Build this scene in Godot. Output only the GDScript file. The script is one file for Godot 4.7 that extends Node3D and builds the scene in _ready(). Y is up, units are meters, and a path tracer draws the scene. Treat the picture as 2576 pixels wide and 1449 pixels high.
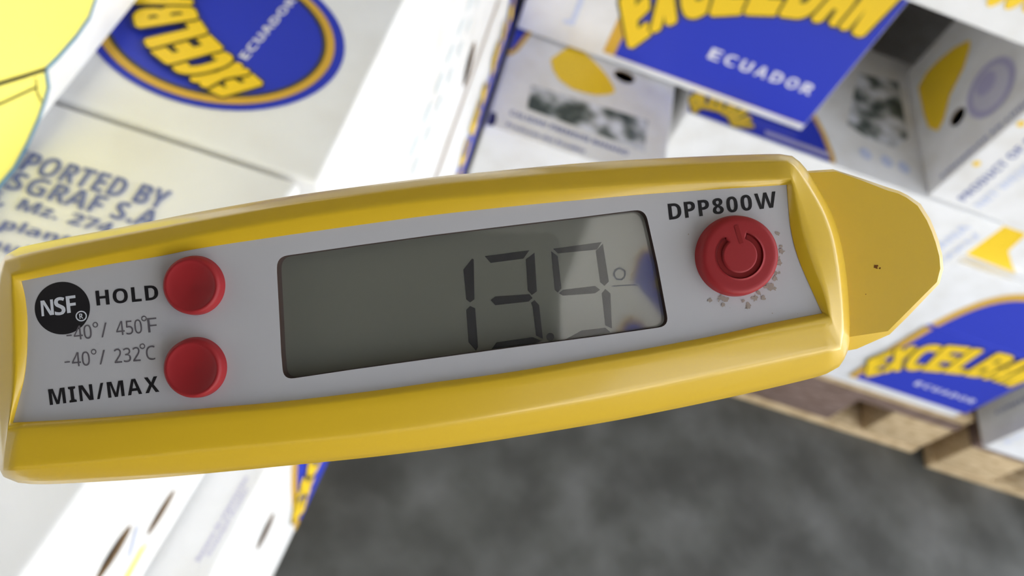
extends Node3D
# A yellow pocket thermometer, its probe stuck into a banana carton, held close above
# a stack of white cartons on pallets in a warehouse with a wide bay open to daylight on the right.

const EYE := 1.6625            # height of the camera above the floor (metres)

var M := {}                  # materials by name
var font_bold: SystemFont
var font_plain: SystemFont
var used := {}

func _ready() -> void:
	# ---- camera -----------------------------------------------------------
	var cam := Camera3D.new()
	cam.name = "camera"
	var lens := CameraAttributesPhysical.new()
	lens.frustum_focal_length = 30.64
	lens.frustum_near = 0.01
	lens.frustum_far = 100.0
	lens.frustum_focus_distance = 0.0745
	lens.exposure_aperture = 38.0
	cam.attributes = lens
	cam.transform = Transform3D(Basis(Vector3(0.946344, 0.257255, -0.195583), Vector3(-0.305767, 0.516922, -0.799561), Vector3(-0.10459, 0.816463, 0.567846)).orthonormalized(), Vector3(0, EYE, 0))
	add_child(cam)
	cam.current = true
	# ---- sky and exposure ---------------------------------------------------
	var env := Environment.new()
	env.background_mode = Environment.BG_SKY
	env.sky = Sky.new()
	var air := ProceduralSkyMaterial.new()
	air.sky_top_color = Color(0.66, 0.70, 0.76)
	air.sky_horizon_color = Color(0.98, 0.985, 1.0)
	air.ground_horizon_color = Color(0.62, 0.62, 0.6)
	air.ground_bottom_color = Color(0.5, 0.5, 0.48)
	air.sky_curve = 0.2
	air.sun_angle_max = 0.0
	env.sky.sky_material = air
	env.background_energy_multiplier = 1.0
	env.tonemap_mode = Environment.TONE_MAPPER_LINEAR
	env.tonemap_exposure = 5.1
	env.sdfgi_enabled = true
	env.ssao_enabled = true
	env.ssil_enabled = true
	var around := WorldEnvironment.new()
	around.name = "environment"
	around.environment = env
	add_child(around)

	# sun on the yard outside; the roof keeps it off everything indoors
	var sun := DirectionalLight3D.new()
	sun.name = "sun"
	sun.light_color = Color(1.0, 0.99, 0.98)
	sun.light_energy = 4.0
	sun.light_angular_distance = 0.6
	sun.shadow_enabled = true
	sun.basis = Basis.looking_at(Vector3(0.33, -0.89, 0.31))
	add_child(sun)

	font_bold = SystemFont.new()
	font_bold.font_names = PackedStringArray(["Droid Sans"])
	font_bold.font_weight = 700
	font_plain = SystemFont.new()
	font_plain.font_names = PackedStringArray(["Droid Sans"])
	make_materials()
	build_hall()
	build_pallets()
	build_left_stack()
	build_right_stack()
	build_thermometer()
	build_tablet()

# ============================================================ materials
func noise_tex(seed_: int, freq: float, ramp: Array, size := 512, octaves := 4) -> NoiseTexture2D:
	var n := FastNoiseLite.new()
	n.seed = seed_
	n.noise_type = FastNoiseLite.TYPE_SIMPLEX_SMOOTH
	n.frequency = freq
	n.fractal_octaves = octaves
	var t := NoiseTexture2D.new()
	t.width = size
	t.height = size
	t.seamless = true
	t.noise = n
	var g := Gradient.new()
	var offs := PackedFloat32Array()
	var cols := PackedColorArray()
	for r in ramp:
		offs.append(r[0])
		cols.append(r[1])
	g.offsets = offs
	g.colors = cols
	t.color_ramp = g
	return t

func mat(called: String, c: Color, rough := 0.6, spec := 0.5) -> StandardMaterial3D:
	var m := StandardMaterial3D.new()
	m.resource_name = called
	m.albedo_color = c
	m.roughness = rough
	m.metallic_specular = spec
	M[called] = m
	return m

func tri_tex(m: StandardMaterial3D, t: Texture2D, scale_: float) -> void:
	m.albedo_texture = t
	m.uv1_triplanar = true
	m.uv1_world_triplanar = true
	m.uv1_scale = Vector3.ONE * scale_

func make_materials() -> void:
	var card := noise_tex(3, 0.012, [[0.0, Color(0.93, 0.92, 0.90)], [0.5, Color(0.97, 0.97, 0.965)], [1.0, Color(1, 1, 1)]])
	tri_tex(mat("carton_white", Color(0.95, 0.945, 0.94), 0.55, 0.4), card, 2.0)
	tri_tex(mat("carton_grey", Color(0.86, 0.855, 0.86), 0.55, 0.4), card, 2.0)
	mat("kraft", Color(0.66, 0.54, 0.40), 0.8, 0.3)
	mat("ink_blue", Color(0.185, 0.245, 0.73), 0.45, 0.4)
	mat("ink_navy", Color(0.13, 0.13, 0.36), 0.45, 0.4)
	mat("ink_yellow", Color(0.97, 0.81, 0.17), 0.45, 0.4)
	mat("ink_pale_yellow", Color(0.99, 0.93, 0.44), 0.5, 0.4)
	mat("ink_gold", Color(0.85, 0.67, 0.25), 0.45, 0.4)
	mat("ink_outline", Color(0.30, 0.28, 0.12), 0.5, 0.4)
	mat("ink_teal", Color(0.38, 0.55, 0.62), 0.5, 0.4)
	mat("ink_white", Color(0.92, 0.91, 0.93), 0.5, 0.4)
	mat("ink_text", Color(0.42, 0.46, 0.66), 0.55, 0.4)
	mat("ink_faint", Color(0.80, 0.83, 0.92), 0.55, 0.4)
	mat("ink_ghost", Color(0.86, 0.91, 0.92), 0.55, 0.4)
	mat("ink_lilac", Color(0.70, 0.68, 0.80), 0.55, 0.4)
	mat("ink_haze", Color(0.80, 0.79, 0.84), 0.55, 0.4)
	mat("ink_black", Color(0.10, 0.10, 0.12), 0.5, 0.4)
	var photo := noise_tex(11, 0.02, [[0.25, Color(0.26, 0.30, 0.29)], [0.45, Color(0.52, 0.54, 0.53)], [0.6, Color(0.76, 0.77, 0.78)], [0.8, Color(0.9, 0.91, 0.94)]], 256)
	tri_tex(mat("photo_print", Color(1, 1, 1), 0.5, 0.4), photo, 3.4)
	var conc := noise_tex(21, 0.006, [[0.15, Color(0.74, 0.735, 0.72)], [0.5, Color(0.87, 0.87, 0.86)], [0.85, Color(1, 1, 1)]], 1024, 4)
	var f := mat("concrete", Color(0.43, 0.425, 0.405), 0.7, 0.4)
	tri_tex(f, conc, 0.55)
	f.detail_enabled = true
	f.detail_albedo = noise_tex(22, 0.02, [[0.3, Color(0.90, 0.90, 0.89)], [0.6, Color(1, 1, 1)]], 512, 4)
	f.detail_blend_mode = BaseMaterial3D.BLEND_MODE_MUL
	f.uv2_triplanar = true
	f.uv2_world_triplanar = true
	f.uv2_scale = Vector3.ONE * 1.3
	tri_tex(mat("yard", Color(0.66, 0.65, 0.62), 0.85, 0.3), conc, 0.5)
	mat("wall_paint", Color(0.80, 0.80, 0.79), 0.8, 0.3)
	mat("roof_sheet", Color(0.62, 0.62, 0.61), 0.7, 0.3)
	var grain := noise_tex(31, 0.02, [[0.2, Color(0.78, 0.74, 0.68)], [0.6, Color(1, 1, 1)]], 512, 4)
	var wd := mat("pine_new", Color(0.84, 0.74, 0.58), 0.75, 0.3)
	tri_tex(wd, grain, 1.0)
	wd.uv1_scale = Vector3(1.5, 14.0, 6.0)
	var wo := mat("pine_old", Color(0.52, 0.44, 0.40), 0.85, 0.3)
	tri_tex(wo, grain, 1.0)
	wo.uv1_scale = Vector3(1.5, 12.0, 5.0)
	# thermometer
	var y := mat("yellow_plastic", Color(0.87, 0.715, 0.15), 0.36, 0.5)
	y.clearcoat_enabled = true
	y.clearcoat = 0.4
	y.clearcoat_roughness = 0.12
	var pn := mat("panel_film", Color(0.77, 0.765, 0.775), 0.5, 0.4)
	pn.resource_name = "panel_film"
	mat("panel_edge", Color(0.24, 0.17, 0.14), 0.6, 0.4)
	mat("red_rubber", Color(0.62, 0.15, 0.165), 0.5, 0.4)
	mat("red_symbol", Color(0.55, 0.15, 0.15), 0.7, 0.3)
	mat("print_black", Color(0.11, 0.10, 0.11), 0.5, 0.4)
	mat("print_grey", Color(0.40, 0.38, 0.40), 0.5, 0.4)
	mat("print_silver", Color(0.86, 0.87, 0.90), 0.4, 0.5)
	var lc := mat("lcd", Color(0.46, 0.46, 0.41), 0.06, 1.0)
	lc.clearcoat_enabled = true
	lc.clearcoat = 1.0
	lc.clearcoat_roughness = 0.03
	mat("lcd_ink", Color(0.10, 0.09, 0.085), 0.15, 0.6)
	mat("lcd_faint", Color(0.36, 0.37, 0.38), 0.5, 0.4)
	var gl := mat("clear_plastic", Color(1, 1, 1, 0.04), 0.02, 0.9)
	gl.transparency = BaseMaterial3D.TRANSPARENCY_ALPHA
	var st := mat("steel", Color(0.78, 0.78, 0.77), 0.25, 0.5)
	st.metallic = 1.0
	mat("grime", Color(0.66, 0.615, 0.57), 0.8, 0.3)

# ============================================================ helpers
func surf() -> SurfaceTool:
	var st := SurfaceTool.new()
	st.begin(Mesh.PRIMITIVE_TRIANGLES)
	return st

func tri(st: SurfaceTool, a: Vector3, b: Vector3, c: Vector3, out: Vector3) -> void:
	if (a - c).cross(a - b).dot(out) < 0.0:
		st.add_vertex(a)
		st.add_vertex(c)
		st.add_vertex(b)
	else:
		st.add_vertex(a)
		st.add_vertex(b)
		st.add_vertex(c)

func quad(st: SurfaceTool, a: Vector3, b: Vector3, c: Vector3, d: Vector3, out: Vector3) -> void:
	tri(st, a, b, c, out)
	tri(st, a, c, d, out)

func done(st: SurfaceTool, called: String, m: String, parent: Node) -> MeshInstance3D:
	st.generate_normals()
	return show_mesh(st.commit(), called, m, parent)

func show_mesh(mesh: Mesh, called: String, m: String, parent: Node) -> MeshInstance3D:
	var o := MeshInstance3D.new()
	o.mesh = mesh
	o.material_override = M[m]
	put(o, called, parent)
	return o

func put(o: Node3D, called: String, parent: Node) -> void:
	# repeats under one parent take a three-digit number
	var key := str(parent.get_instance_id()) + called
	var n: int = used.get(key, 0)
	used[key] = n + 1
	o.name = called if n == 0 else "%s_%03d" % [called, n]
	parent.add_child(o, true)

func thing(called: String, label: String, category: String, at: Vector3, group := "") -> Node3D:
	var o := Node3D.new()
	put(o, called, self)
	o.position = at
	o.set_meta("label", label)
	o.set_meta("category", category)
	if group:
		o.set_meta("group", group)
	return o

# A box of eight corners (0-3 below, 4-7 above: near-left, near-right, far-right, far-left) with rounded edges.
func corner_map(c: Array, p: Vector3) -> Vector3:
	var t := (p + Vector3.ONE) * 0.5
	var lo: Vector3 = c[0].lerp(c[1], t.x).lerp(c[3].lerp(c[2], t.x), 1.0 - t.z)
	var hi: Vector3 = c[4].lerp(c[5], t.x).lerp(c[7].lerp(c[6], t.x), 1.0 - t.z)
	return lo.lerp(hi, t.y)

func rounded_box(c: Array, r: float, org: Vector3, open_below := false, steps := 3, holes := []) -> ArrayMesh:
	var half := Vector3((c[1] - c[0]).length(), (c[4] - c[0]).length(), (c[3] - c[0]).length()) * 0.5
	var st := surf()
	st.set_smooth_group(0)
	for ax in 3:
		for sg in [-1.0, 1.0]:
			if open_below and ax == 1 and sg < 0.0:
				continue
			var u := (ax + 1) % 3
			var v := (ax + 2) % 3
			var gu := edge_steps(half[u], r, steps)
			var gv := edge_steps(half[v], r, steps)
			for i in gu.size() - 1:
				for j in gv.size() - 1:
					var q: Array[Vector3] = []
					for k in [[i, j], [i + 1, j], [i + 1, j + 1], [i, j + 1]]:
						var p := Vector3.ZERO
						p[ax] = sg * half[ax]
						p[u] = gu[k[0]]
						p[v] = gv[k[1]]
						var inner := p.clamp(-(half - Vector3.ONE * r), half - Vector3.ONE * r)
						if open_below and p.y < 0.0:
							inner.y = p.y
						var d := p - inner
						if d.length() > 1e-9:
							p = inner + d.normalized() * r
						q.append(corner_map(c, p / half) - org)
					var out := Vector3.ZERO
					out[ax] = sg
					var cuts := holes.filter(func(h): return h.ax == ax and h.sg == sg)
					if cuts.size() and i == steps and j == steps:
						pierced(st, q, cuts, out)
					else:
						quad(st, q[0], q[1], q[2], q[3], out)
	st.generate_normals()
	return st.commit()

# a flat panel with holes cut through: split at each hole's middle, so that every strip is a plain outline
func pierced(st: SurfaceTool, q: Array[Vector3], cuts: Array, out: Vector3) -> void:
	var ex := (q[1] - q[0]).normalized()
	var n := (q[1] - q[0]).cross(q[3] - q[0]).normalized()
	var ey := n.cross(ex)
	var flat := func(p: Vector3) -> Vector2: return Vector2((p - q[0]).dot(ex), (p - q[0]).dot(ey)) * 1000.0
	var edge := PackedVector2Array()
	for p in q:
		edge.append(flat.call(p))
	var at := [-1e5]
	var rims := []
	for h in cuts:
		var rim := PackedVector2Array()
		var mid := 0.0
		for p in h.rim:
			rim.append(flat.call(p))
			mid += rim[-1].x / h.rim.size()
		rims.append(rim)
		at.append(mid)
	at.append(1e5)
	at.sort()
	for k in at.size() - 1:
		var strip := PackedVector2Array([Vector2(at[k], -1e5), Vector2(at[k + 1], -1e5), Vector2(at[k + 1], 1e5), Vector2(at[k], 1e5)])
		var pieces := Geometry2D.intersect_polygons(edge, strip)
		for rim in rims:
			var left := []
			for piece in pieces:
				left.append_array(Geometry2D.clip_polygons(piece, rim))
			pieces.assign(left)
		for piece in pieces:
			var idx := Geometry2D.triangulate_polygon(piece)
			for i in range(0, idx.size(), 3):
				var v: Array[Vector3] = []
				for m in 3:
					var p: Vector2 = piece[idx[i + m]] * 0.001
					v.append(q[0] + ex * p.x + ey * p.y)
				tri(st, v[0], v[1], v[2], out)

func edge_steps(h: float, r: float, steps: int) -> Array:
	var a := []
	for i in steps + 1:
		a.append(-h + r * (1.0 - tan((1.0 - float(i) / steps) * PI / 4.0)))
	for i in steps + 1:
		a.append(h - r * (1.0 - tan(float(i) / steps * PI / 4.0)))
	return a

func hexa(x0: float, x1: float, y0: float, y1: float, z_near: float, z_far: float) -> Array:
	return [Vector3(x0, y0, z_near), Vector3(x1, y0, z_near), Vector3(x1, y0, z_far), Vector3(x0, y0, z_far),
		Vector3(x0, y1, z_near), Vector3(x1, y1, z_near), Vector3(x1, y1, z_far), Vector3(x0, y1, z_far)]

# ============================================================ flat print
# A printing surface: points given in two world axes land on a plane, a hair above it.
# sheet = {plane, axes:[a, b], along: third axis, out, org}
func sheet(a: Vector3, b: Vector3, c: Vector3, axes: Array, org: Vector3, outward: Vector3) -> Dictionary:
	var n := (b - a).cross(c - a).normalized()
	if n.dot(outward) < 0.0:
		n = -n
	return {"p": a, "n": n, "axes": axes, "org": org, "third": 3 - int(axes[0]) - int(axes[1])}

func lay(s: Dictionary, q: Vector2, lift: float) -> Vector3:
	var p := Vector3.ZERO
	p[s.axes[0]] = q.x
	p[s.axes[1]] = q.y
	var n: Vector3 = s.n
	var at: Vector3 = s.p
	var k: int = s.third
	p[k] = at[k] - (n[s.axes[0]] * (p[s.axes[0]] - at[s.axes[0]]) + n[s.axes[1]] * (p[s.axes[1]] - at[s.axes[1]])) / n[k]
	return p + n * lift - s.org

# triangles of a polygon; worked out on an enlarged copy, for tiny shapes fall below the engine's tolerance
func cut_up(poly: PackedVector2Array) -> PackedInt32Array:
	var big := PackedVector2Array()
	for p in poly:
		big.append(p * 10000.0)
	return Geometry2D.triangulate_polygon(big)

func fill(st: SurfaceTool, s: Dictionary, poly: PackedVector2Array, lift := 0.0005) -> void:
	var idx := cut_up(poly)
	for i in range(0, idx.size(), 3):
		tri(st, lay(s, poly[idx[i]], lift), lay(s, poly[idx[i + 1]], lift), lay(s, poly[idx[i + 2]], lift), s.n)

func patch(s: Dictionary, poly: PackedVector2Array, called: String, m: String, parent: Node, lift := 0.0005) -> MeshInstance3D:
	var st := surf()
	fill(st, s, poly, lift)
	return done(st, called, m, parent)

# a line of even width: a strip whose quads share their edges
func stroke(st: SurfaceTool, s: Dictionary, line: PackedVector2Array, w: float, lift := 0.0007, closed := false) -> void:
	var n := line.size()
	var a := PackedVector2Array()
	var b := PackedVector2Array()
	for i in n:
		var before := line[(i - 1 + n) % n] if closed or i > 0 else line[i]
		var after := line[(i + 1) % n] if closed or i < n - 1 else line[i]
		var d1 := (line[i] - before).normalized()
		var d2 := (after - line[i]).normalized()
		var d := (d1 + d2).normalized().orthogonal()
		var grow := 1.0 / maxf(0.5, absf(d.dot((d1 if d1 != Vector2.ZERO else d2).orthogonal())))
		a.append(line[i] + d * w * 0.5 * grow)
		b.append(line[i] - d * w * 0.5 * grow)
	for i in (n if closed else n - 1):
		var j := (i + 1) % n
		quad(st, lay(s, a[i], lift), lay(s, a[j], lift), lay(s, b[j], lift), lay(s, b[i], lift), s.n)

func ellipse(c: Vector2, rx: float, ry: float, n := 64) -> PackedVector2Array:
	var p := PackedVector2Array()
	for i in n:
		var t := TAU * i / n
		p.append(c + Vector2(cos(t) * rx, sin(t) * ry))
	return p

func clip(poly: PackedVector2Array, r: Rect2) -> PackedVector2Array:
	var box := PackedVector2Array([r.position, Vector2(r.end.x, r.position.y), r.end, Vector2(r.position.x, r.end.y)])
	var got := Geometry2D.intersect_polygons(poly, box)
	return got[0] if got.size() else PackedVector2Array()

# Triangles of a word, flat, as pairs in a box from (0,0) to (1,1); keeps its true proportions in "aspect".
var glyphs := {}
func glyph(text: String, f: Font) -> Dictionary:
	var key := text + str(f.get_instance_id())
	if glyphs.has(key):
		return glyphs[key]
	var t := TextMesh.new()
	t.text = text
	t.font = f
	t.font_size = 64
	t.pixel_size = 0.01
	t.depth = 0.0
	t.curve_step = 2.0
	var arr := t.surface_get_arrays(0) if t.get_surface_count() else []
	var pts := PackedVector2Array()
	if arr.size():
		var v: PackedVector3Array = arr[Mesh.ARRAY_VERTEX]
		var nn: PackedVector3Array = arr[Mesh.ARRAY_NORMAL]
		var ix: PackedInt32Array = arr[Mesh.ARRAY_INDEX] if arr[Mesh.ARRAY_INDEX] != null else PackedInt32Array(range(v.size()))
		for i in range(0, ix.size() - 2, 3):
			if nn[ix[i]].z > -0.5:
				for k in 3:
					pts.append(Vector2(v[ix[i + k]].x, v[ix[i + k]].y))
	var lo := Vector2(1e9, 1e9)
	var hi := -lo
	for p in pts:
		lo = lo.min(p)
		hi = hi.max(p)
	var size := hi - lo
	for i in pts.size():
		pts[i] = (pts[i] - lo) / size
	glyphs[key] = {"pts": pts, "aspect": size.x / maxf(size.y, 1e-6)}
	return glyphs[key]

# A word in the parallelogram (bottom-left, bottom-right, top-left).
func word(st: SurfaceTool, s: Dictionary, text: String, f: Font, bl: Vector2, br: Vector2, tl: Vector2, lift := 0.0008) -> void:
	word4(st, s, text, f, bl, br, br + tl - bl, tl, lift)

func word4(st: SurfaceTool, s: Dictionary, text: String, f: Font, bl: Vector2, br: Vector2, tr: Vector2, tl: Vector2, lift := 0.0008) -> void:
	var p: PackedVector2Array = glyph(text, f).pts
	for i in range(0, p.size(), 3):
		var q: Array[Vector3] = []
		for k in 3:
			var g := p[i + k]
			q.append(lay(s, bl.lerp(br, g.x).lerp(tl.lerp(tr, g.x), g.y), lift))
		tri(st, q[0], q[1], q[2], s.n)

func along(curve: Array, t: float) -> Vector2:
	var x := clampf(t, 0.0, 1.0) * (curve.size() - 1)
	var i := mini(int(x), curve.size() - 2)
	return (curve[i] as Vector2).lerp(curve[i + 1], x - i)

# Outlines of a glyph as closed loops in the unit box, largest first.
func loops_of(ch: String, f: Font) -> Array:
	var p: PackedVector2Array = glyph(ch, f).pts
	var key := func(v: Vector2) -> Vector2i: return Vector2i(roundi(v.x * 20000.0), roundi(v.y * 20000.0))
	var next := {}
	var place := {}
	for i in range(0, p.size(), 3):
		for k in 3:
			var a: Vector2i = key.call(p[i + k])
			var b: Vector2i = key.call(p[i + (k + 1) % 3])
			place[a] = p[i + k]
			if next.has(b) and next[b].has(a):
				next[b].erase(a)
			else:
				if not next.has(a):
					next[a] = []
				next[a].append(b)
	var found := []
	for start in next.keys():
		while next[start].size():
			var loop := PackedVector2Array()
			var at: Vector2i = start
			while next.has(at) and next[at].size():
				loop.append(place[at])
				at = next[at].pop_back()
			if loop.size() > 2:
				found.append(loop)
	found.sort_custom(func(x, y): return area_of(x) > area_of(y))
	return found

func area_of(p: PackedVector2Array) -> float:
	var sum := 0.0
	for i in p.size():
		sum += p[i].cross(p[(i + 1) % p.size()])
	return absf(sum) * 0.5

# Swollen letters between a lower and an upper curve, each with its dark outline, overlapping like bananas in a hand.
func arched(s: Dictionary, text: String, low: Array, high: Array, parent: Node, k: float, lift := 0.0008, along_sign := 1.0, stop := 1e9, step := 0.00045) -> void:
	# letters past stop (counted along the reading direction) are left out
	var dark := surf()
	var bright := surf()
	var n := text.length()
	for i in n:
		var a := along(low, (i + 0.10) / n)
		var b := along(low, (i + 0.90) / n)
		var c := along(high, (i + 0.90) / n)
		var d := along(high, (i + 0.10) / n)
		if maxf(b.x, c.x) * along_sign > stop:
			break
		var up := lift + i * step
		var loops := loops_of(text[i], font_bold)
		for l in loops.size():
			var q := PackedVector2Array()
			for g in loops[l]:
				q.append(a.lerp(b, g.x).lerp(d.lerp(c, g.x), g.y))
			if Geometry2D.is_polygon_clockwise(q):
				q.reverse()
			if l == 0:
				for o in Geometry2D.offset_polygon(q, 0.0042 * k, Geometry2D.JOIN_ROUND):
					if not Geometry2D.is_polygon_clockwise(o):
						fill(dark, s, o, up)
				for o in Geometry2D.offset_polygon(q, 0.0022 * k, Geometry2D.JOIN_ROUND):
					if not Geometry2D.is_polygon_clockwise(o):
						fill(bright, s, o, up + 0.00015)
			else:
				for o in Geometry2D.offset_polygon(q, -0.0012 * k, Geometry2D.JOIN_ROUND):
					fill(dark, s, o, up + 0.0003)
	done(dark, "letter_outline", "ink_outline", parent)
	done(bright, "lettering", "ink_yellow", parent)

# The oval badge of the cartons on an upright face. at = left end of the small white word, base = level of the lower edge.
func badge(s: Dictionary, at: float, base: float, sg: float, right_cut: float, top_cut: float, parent: Node, k: float, wide := 1.0) -> void:
	# wide stretches the print along the face
	var kx := k * wide * sg
	var shape := func(hw: float, h: float) -> PackedVector2Array:
		var p := PackedVector2Array()
		for i in 61:
			var t := PI * i / 60.0
			var cx := signf(cos(t)) * pow(absf(cos(t)), 2.0 / 5.0)
			p.append(Vector2(at + kx * (0.0495 + cx * hw), base + k * h * pow(sin(t), 2.0 / 4.0)))
		return p
	var lo := at - 0.6 if sg > 0.0 else right_cut
	var hi := right_cut if sg > 0.0 else at + 0.6
	var gold := patch(s, clip(shape.call(0.1295, 0.262), Rect2(lo, base, hi - lo, top_cut - base)), "printed_badge", "ink_gold", parent)
	var edge := base + 0.001
	patch(s, clip(shape.call(0.1195, 0.250), Rect2(lo, edge, hi - lo, top_cut - edge)), "blue_field", "ink_blue", gold, 0.0008)
	var low := []
	var high := []
	for q in [[-0.062, 0.012], [-0.05, 0.036], [-0.033, 0.057], [-0.008, 0.071], [0.019, 0.083], [0.047, 0.091], [0.072, 0.095], [0.096, 0.094]]:
		low.append(Vector2(at + kx * q[0], base + k * q[1]))
	for q in [[-0.084, 0.046], [-0.072, 0.09], [-0.052, 0.117], [-0.02, 0.134], [0.014, 0.144], [0.046, 0.150], [0.074, 0.152], [0.102, 0.150]]:
		high.append(Vector2(at + kx * q[0], base + k * q[1]))
	arched(s, "EXCELBAN", low, high, gold, k, 0.0012, sg, right_cut * sg)
	var st := surf()
	for i in 7:
		var x := at + kx * (i * 0.0138)
		word(st, s, "ECUADOR"[i], font_bold, Vector2(x, base + k * 0.029), Vector2(x + kx * 0.0098, base + k * 0.029), Vector2(x, base + k * 0.0395), 0.0012)
	done(st, "small_lettering", "ink_white", gold)

func lines_of_text(s: Dictionary, rows: Array, called: String, m: String, parent: Node, f: Font = null) -> void:
	# rows: [text, bl, br, tl]
	for r in rows:
		var st := surf()
		word(st, s, r[0], f if f else font_bold, r[1], r[2], r[3])
		done(st, called, m, parent)

# ============================================================ hall
func slab(called: String, x0: float, x1: float, y0: float, y1: float, z_near: float, z_far: float, m: String) -> void:
	var b := BoxMesh.new()
	b.size = Vector3(x1 - x0, y1 - y0, z_near - z_far)
	var o := show_mesh(b, called, m, self)
	o.position = Vector3((x0 + x1) / 2, (y0 + y1) / 2, (z_near + z_far) / 2)
	o.set_meta("kind", "structure")

func build_hall() -> void:
	slab("floor", -6.0, 3.4, -0.15, 0.0, 2.4, -6.0, "concrete")
	slab("ground_yard", 3.4, 24.0, -0.17, -0.02, 20.0, -14.0, "yard")
	slab("ground_front", -6.2, 3.4, -0.17, -0.02, 20.0, 2.4, "yard")
	slab("ceiling", -6.2, 3.4, 4.4, 4.55, 2.4, -6.2, "roof_sheet")
	slab("wall_left", -6.2, -6.0, 0.0, 4.4, 2.4, -6.2, "wall_paint")
	slab("wall_back", -6.0, 3.4, 0.0, 4.4, -6.0, -6.2, "wall_paint")
	slab("wall_front", -6.0, 0.9, 0.0, 4.4, 2.4, 2.2, "wall_paint")

# ============================================================ pallets
func board(x0: float, x1: float, y0: float, y1: float, z_near: float, z_far: float, called: String, m: String, parent: Node3D) -> void:
	show_mesh(rounded_box(hexa(x0, x1, y0, y1, z_near, z_far), 0.003, parent.position, false, 1), called, m, parent)

func pallet(x0: float, x1: float, z0: float, z1: float, blocks: Array, h: float, label: String, m_front: Array) -> void:
	var p := thing("pallet", label, "pallet", Vector3((x0 + x1) / 2, 0, (z0 + z1) / 2), "wooden pallets under the cartons")
	var k := h / 0.155
	for i in 3:
		var zc := lerpf(z0 - 0.06, z1 + 0.06, i / 2.0)
		board(x0, x1, 0.0, 0.02 * k, zc + 0.06, zc - 0.06, "bottom_board", "pine_new", p)
		for b in blocks.size():
			board(blocks[b][0], blocks[b][1], 0.0205 * k, h - 0.046 * k, zc + 0.057, zc - 0.057, "block", m_front[b], p)
		board(x0, x1, h - 0.0455 * k, h - 0.0235 * k, zc + 0.06, zc - 0.06, "stringer_board", "pine_old", p)
	var w := (z0 - z1) / 5.0
	for i in 5:
		board(x0, x1, h - 0.023 * k, h, z0 - w * i - 0.004, z0 - w * (i + 1) + 0.004, "deck_board", "pine_old" if i % 2 else "pine_new", p)

func build_pallets() -> void:
	pallet(0.0525, 1.439, -1.036, -2.09, [[0.0525, 0.26], [0.77, 1.155], [1.262, 1.439]], 0.24, "wooden pallet with a pale corner block, under the carton with the blue badge", ["pine_new", "pine_old", "pine_new"])
	pallet(1.479, 2.8, -1.006, -2.05, [[1.487, 1.662], [2.01, 2.24], [2.62, 2.8]], 0.24, "tan pallet in the lower right corner, beyond the dark gap", ["pine_new", "pine_new", "pine_new"])
	pallet(-0.95, -0.15, 0.3, -1.25, [[-0.95, -0.8], [-0.62, -0.5], [-0.30, -0.15]], 0.15, "wooden pallet hidden under the stack on the left", ["pine_new", "pine_old", "pine_new"])
	# lower tiers of the left stack, out of sight below its overhanging cartons
	var mid := 0.151 + (Y(0.8165) - 0.151) / 2.0
	carton("lowest carton of the left stack, nearest the viewpoint", hexa(-0.66, -0.16, 0.151, mid - 0.0005, 0.15, -0.38), 0.03)
	carton("lowest carton of the left stack, far end", hexa(-0.66, -0.16, 0.151, mid - 0.0005, -0.39, -1.18), 0.03)
	carton("second carton from the floor in the left stack, nearest the viewpoint", hexa(-0.66, -0.16, mid, Y(0.8165), 0.15, -0.38), 0.03)
	carton("second carton from the floor in the left stack, far end", hexa(-0.66, -0.16, mid, Y(0.8165), -0.39, -1.18), 0.03)
	# cartons on the upper beam of a rack behind the camera, which the display mirrors
	mat("rack_blue", Color(0.16, 0.24, 0.42), 0.5, 0.4)
	var rack := thing("pallet_rack", "blue steel pallet rack behind the viewpoint with cartons on its upper beam", "rack", Vector3(0.4, 0, 1.15))
	for x in [-0.75, 1.55]:
		for z in [0.82, 1.68]:
			show_mesh(rounded_box(hexa(x, x + 0.09, 0.0, 3.9, z + 0.07, z), 0.004, rack.position, false, 1), "upright", "rack_blue", rack)
	for z in [0.82, 1.68]:
		show_mesh(rounded_box(hexa(-0.66, 1.55, 2.30, 2.42, z + 0.05, z), 0.004, rack.position, false, 1), "beam", "rack_blue", rack)
	for i in 9:
		show_mesh(rounded_box(hexa(-0.60 + i * 0.235, -0.46 + i * 0.235, 2.421, 2.445, 1.73, 0.82), 0.003, rack.position, false, 1), "shelf_board", "pine_old", rack)
	var names := ["lower", "middle", "upper"]
	for k in 3:
		var y0 := 2.446 + k * 0.351
		var c := hexa(-0.07, 0.53, y0, y0 + 0.35, 1.2, 0.80)
		for i in 8:
			var d: Vector3 = c[i] - Vector3(-0.07, 0, 0.84)
			c[i] = Vector3(-0.07, 0, 0.84) + d.rotated(Vector3.UP, -0.6)
		var t := carton("%s carton on the rack beam behind the viewpoint" % names[k], c, 0.03)
		var side := sheet(c[3], c[2], c[6], [0, 1], t.position, Vector3.FORWARD)
		badge(side, 0.26, y0 + 0.02, -1.0, 0.06, y0 + 0.30, t, 0.9)

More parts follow.
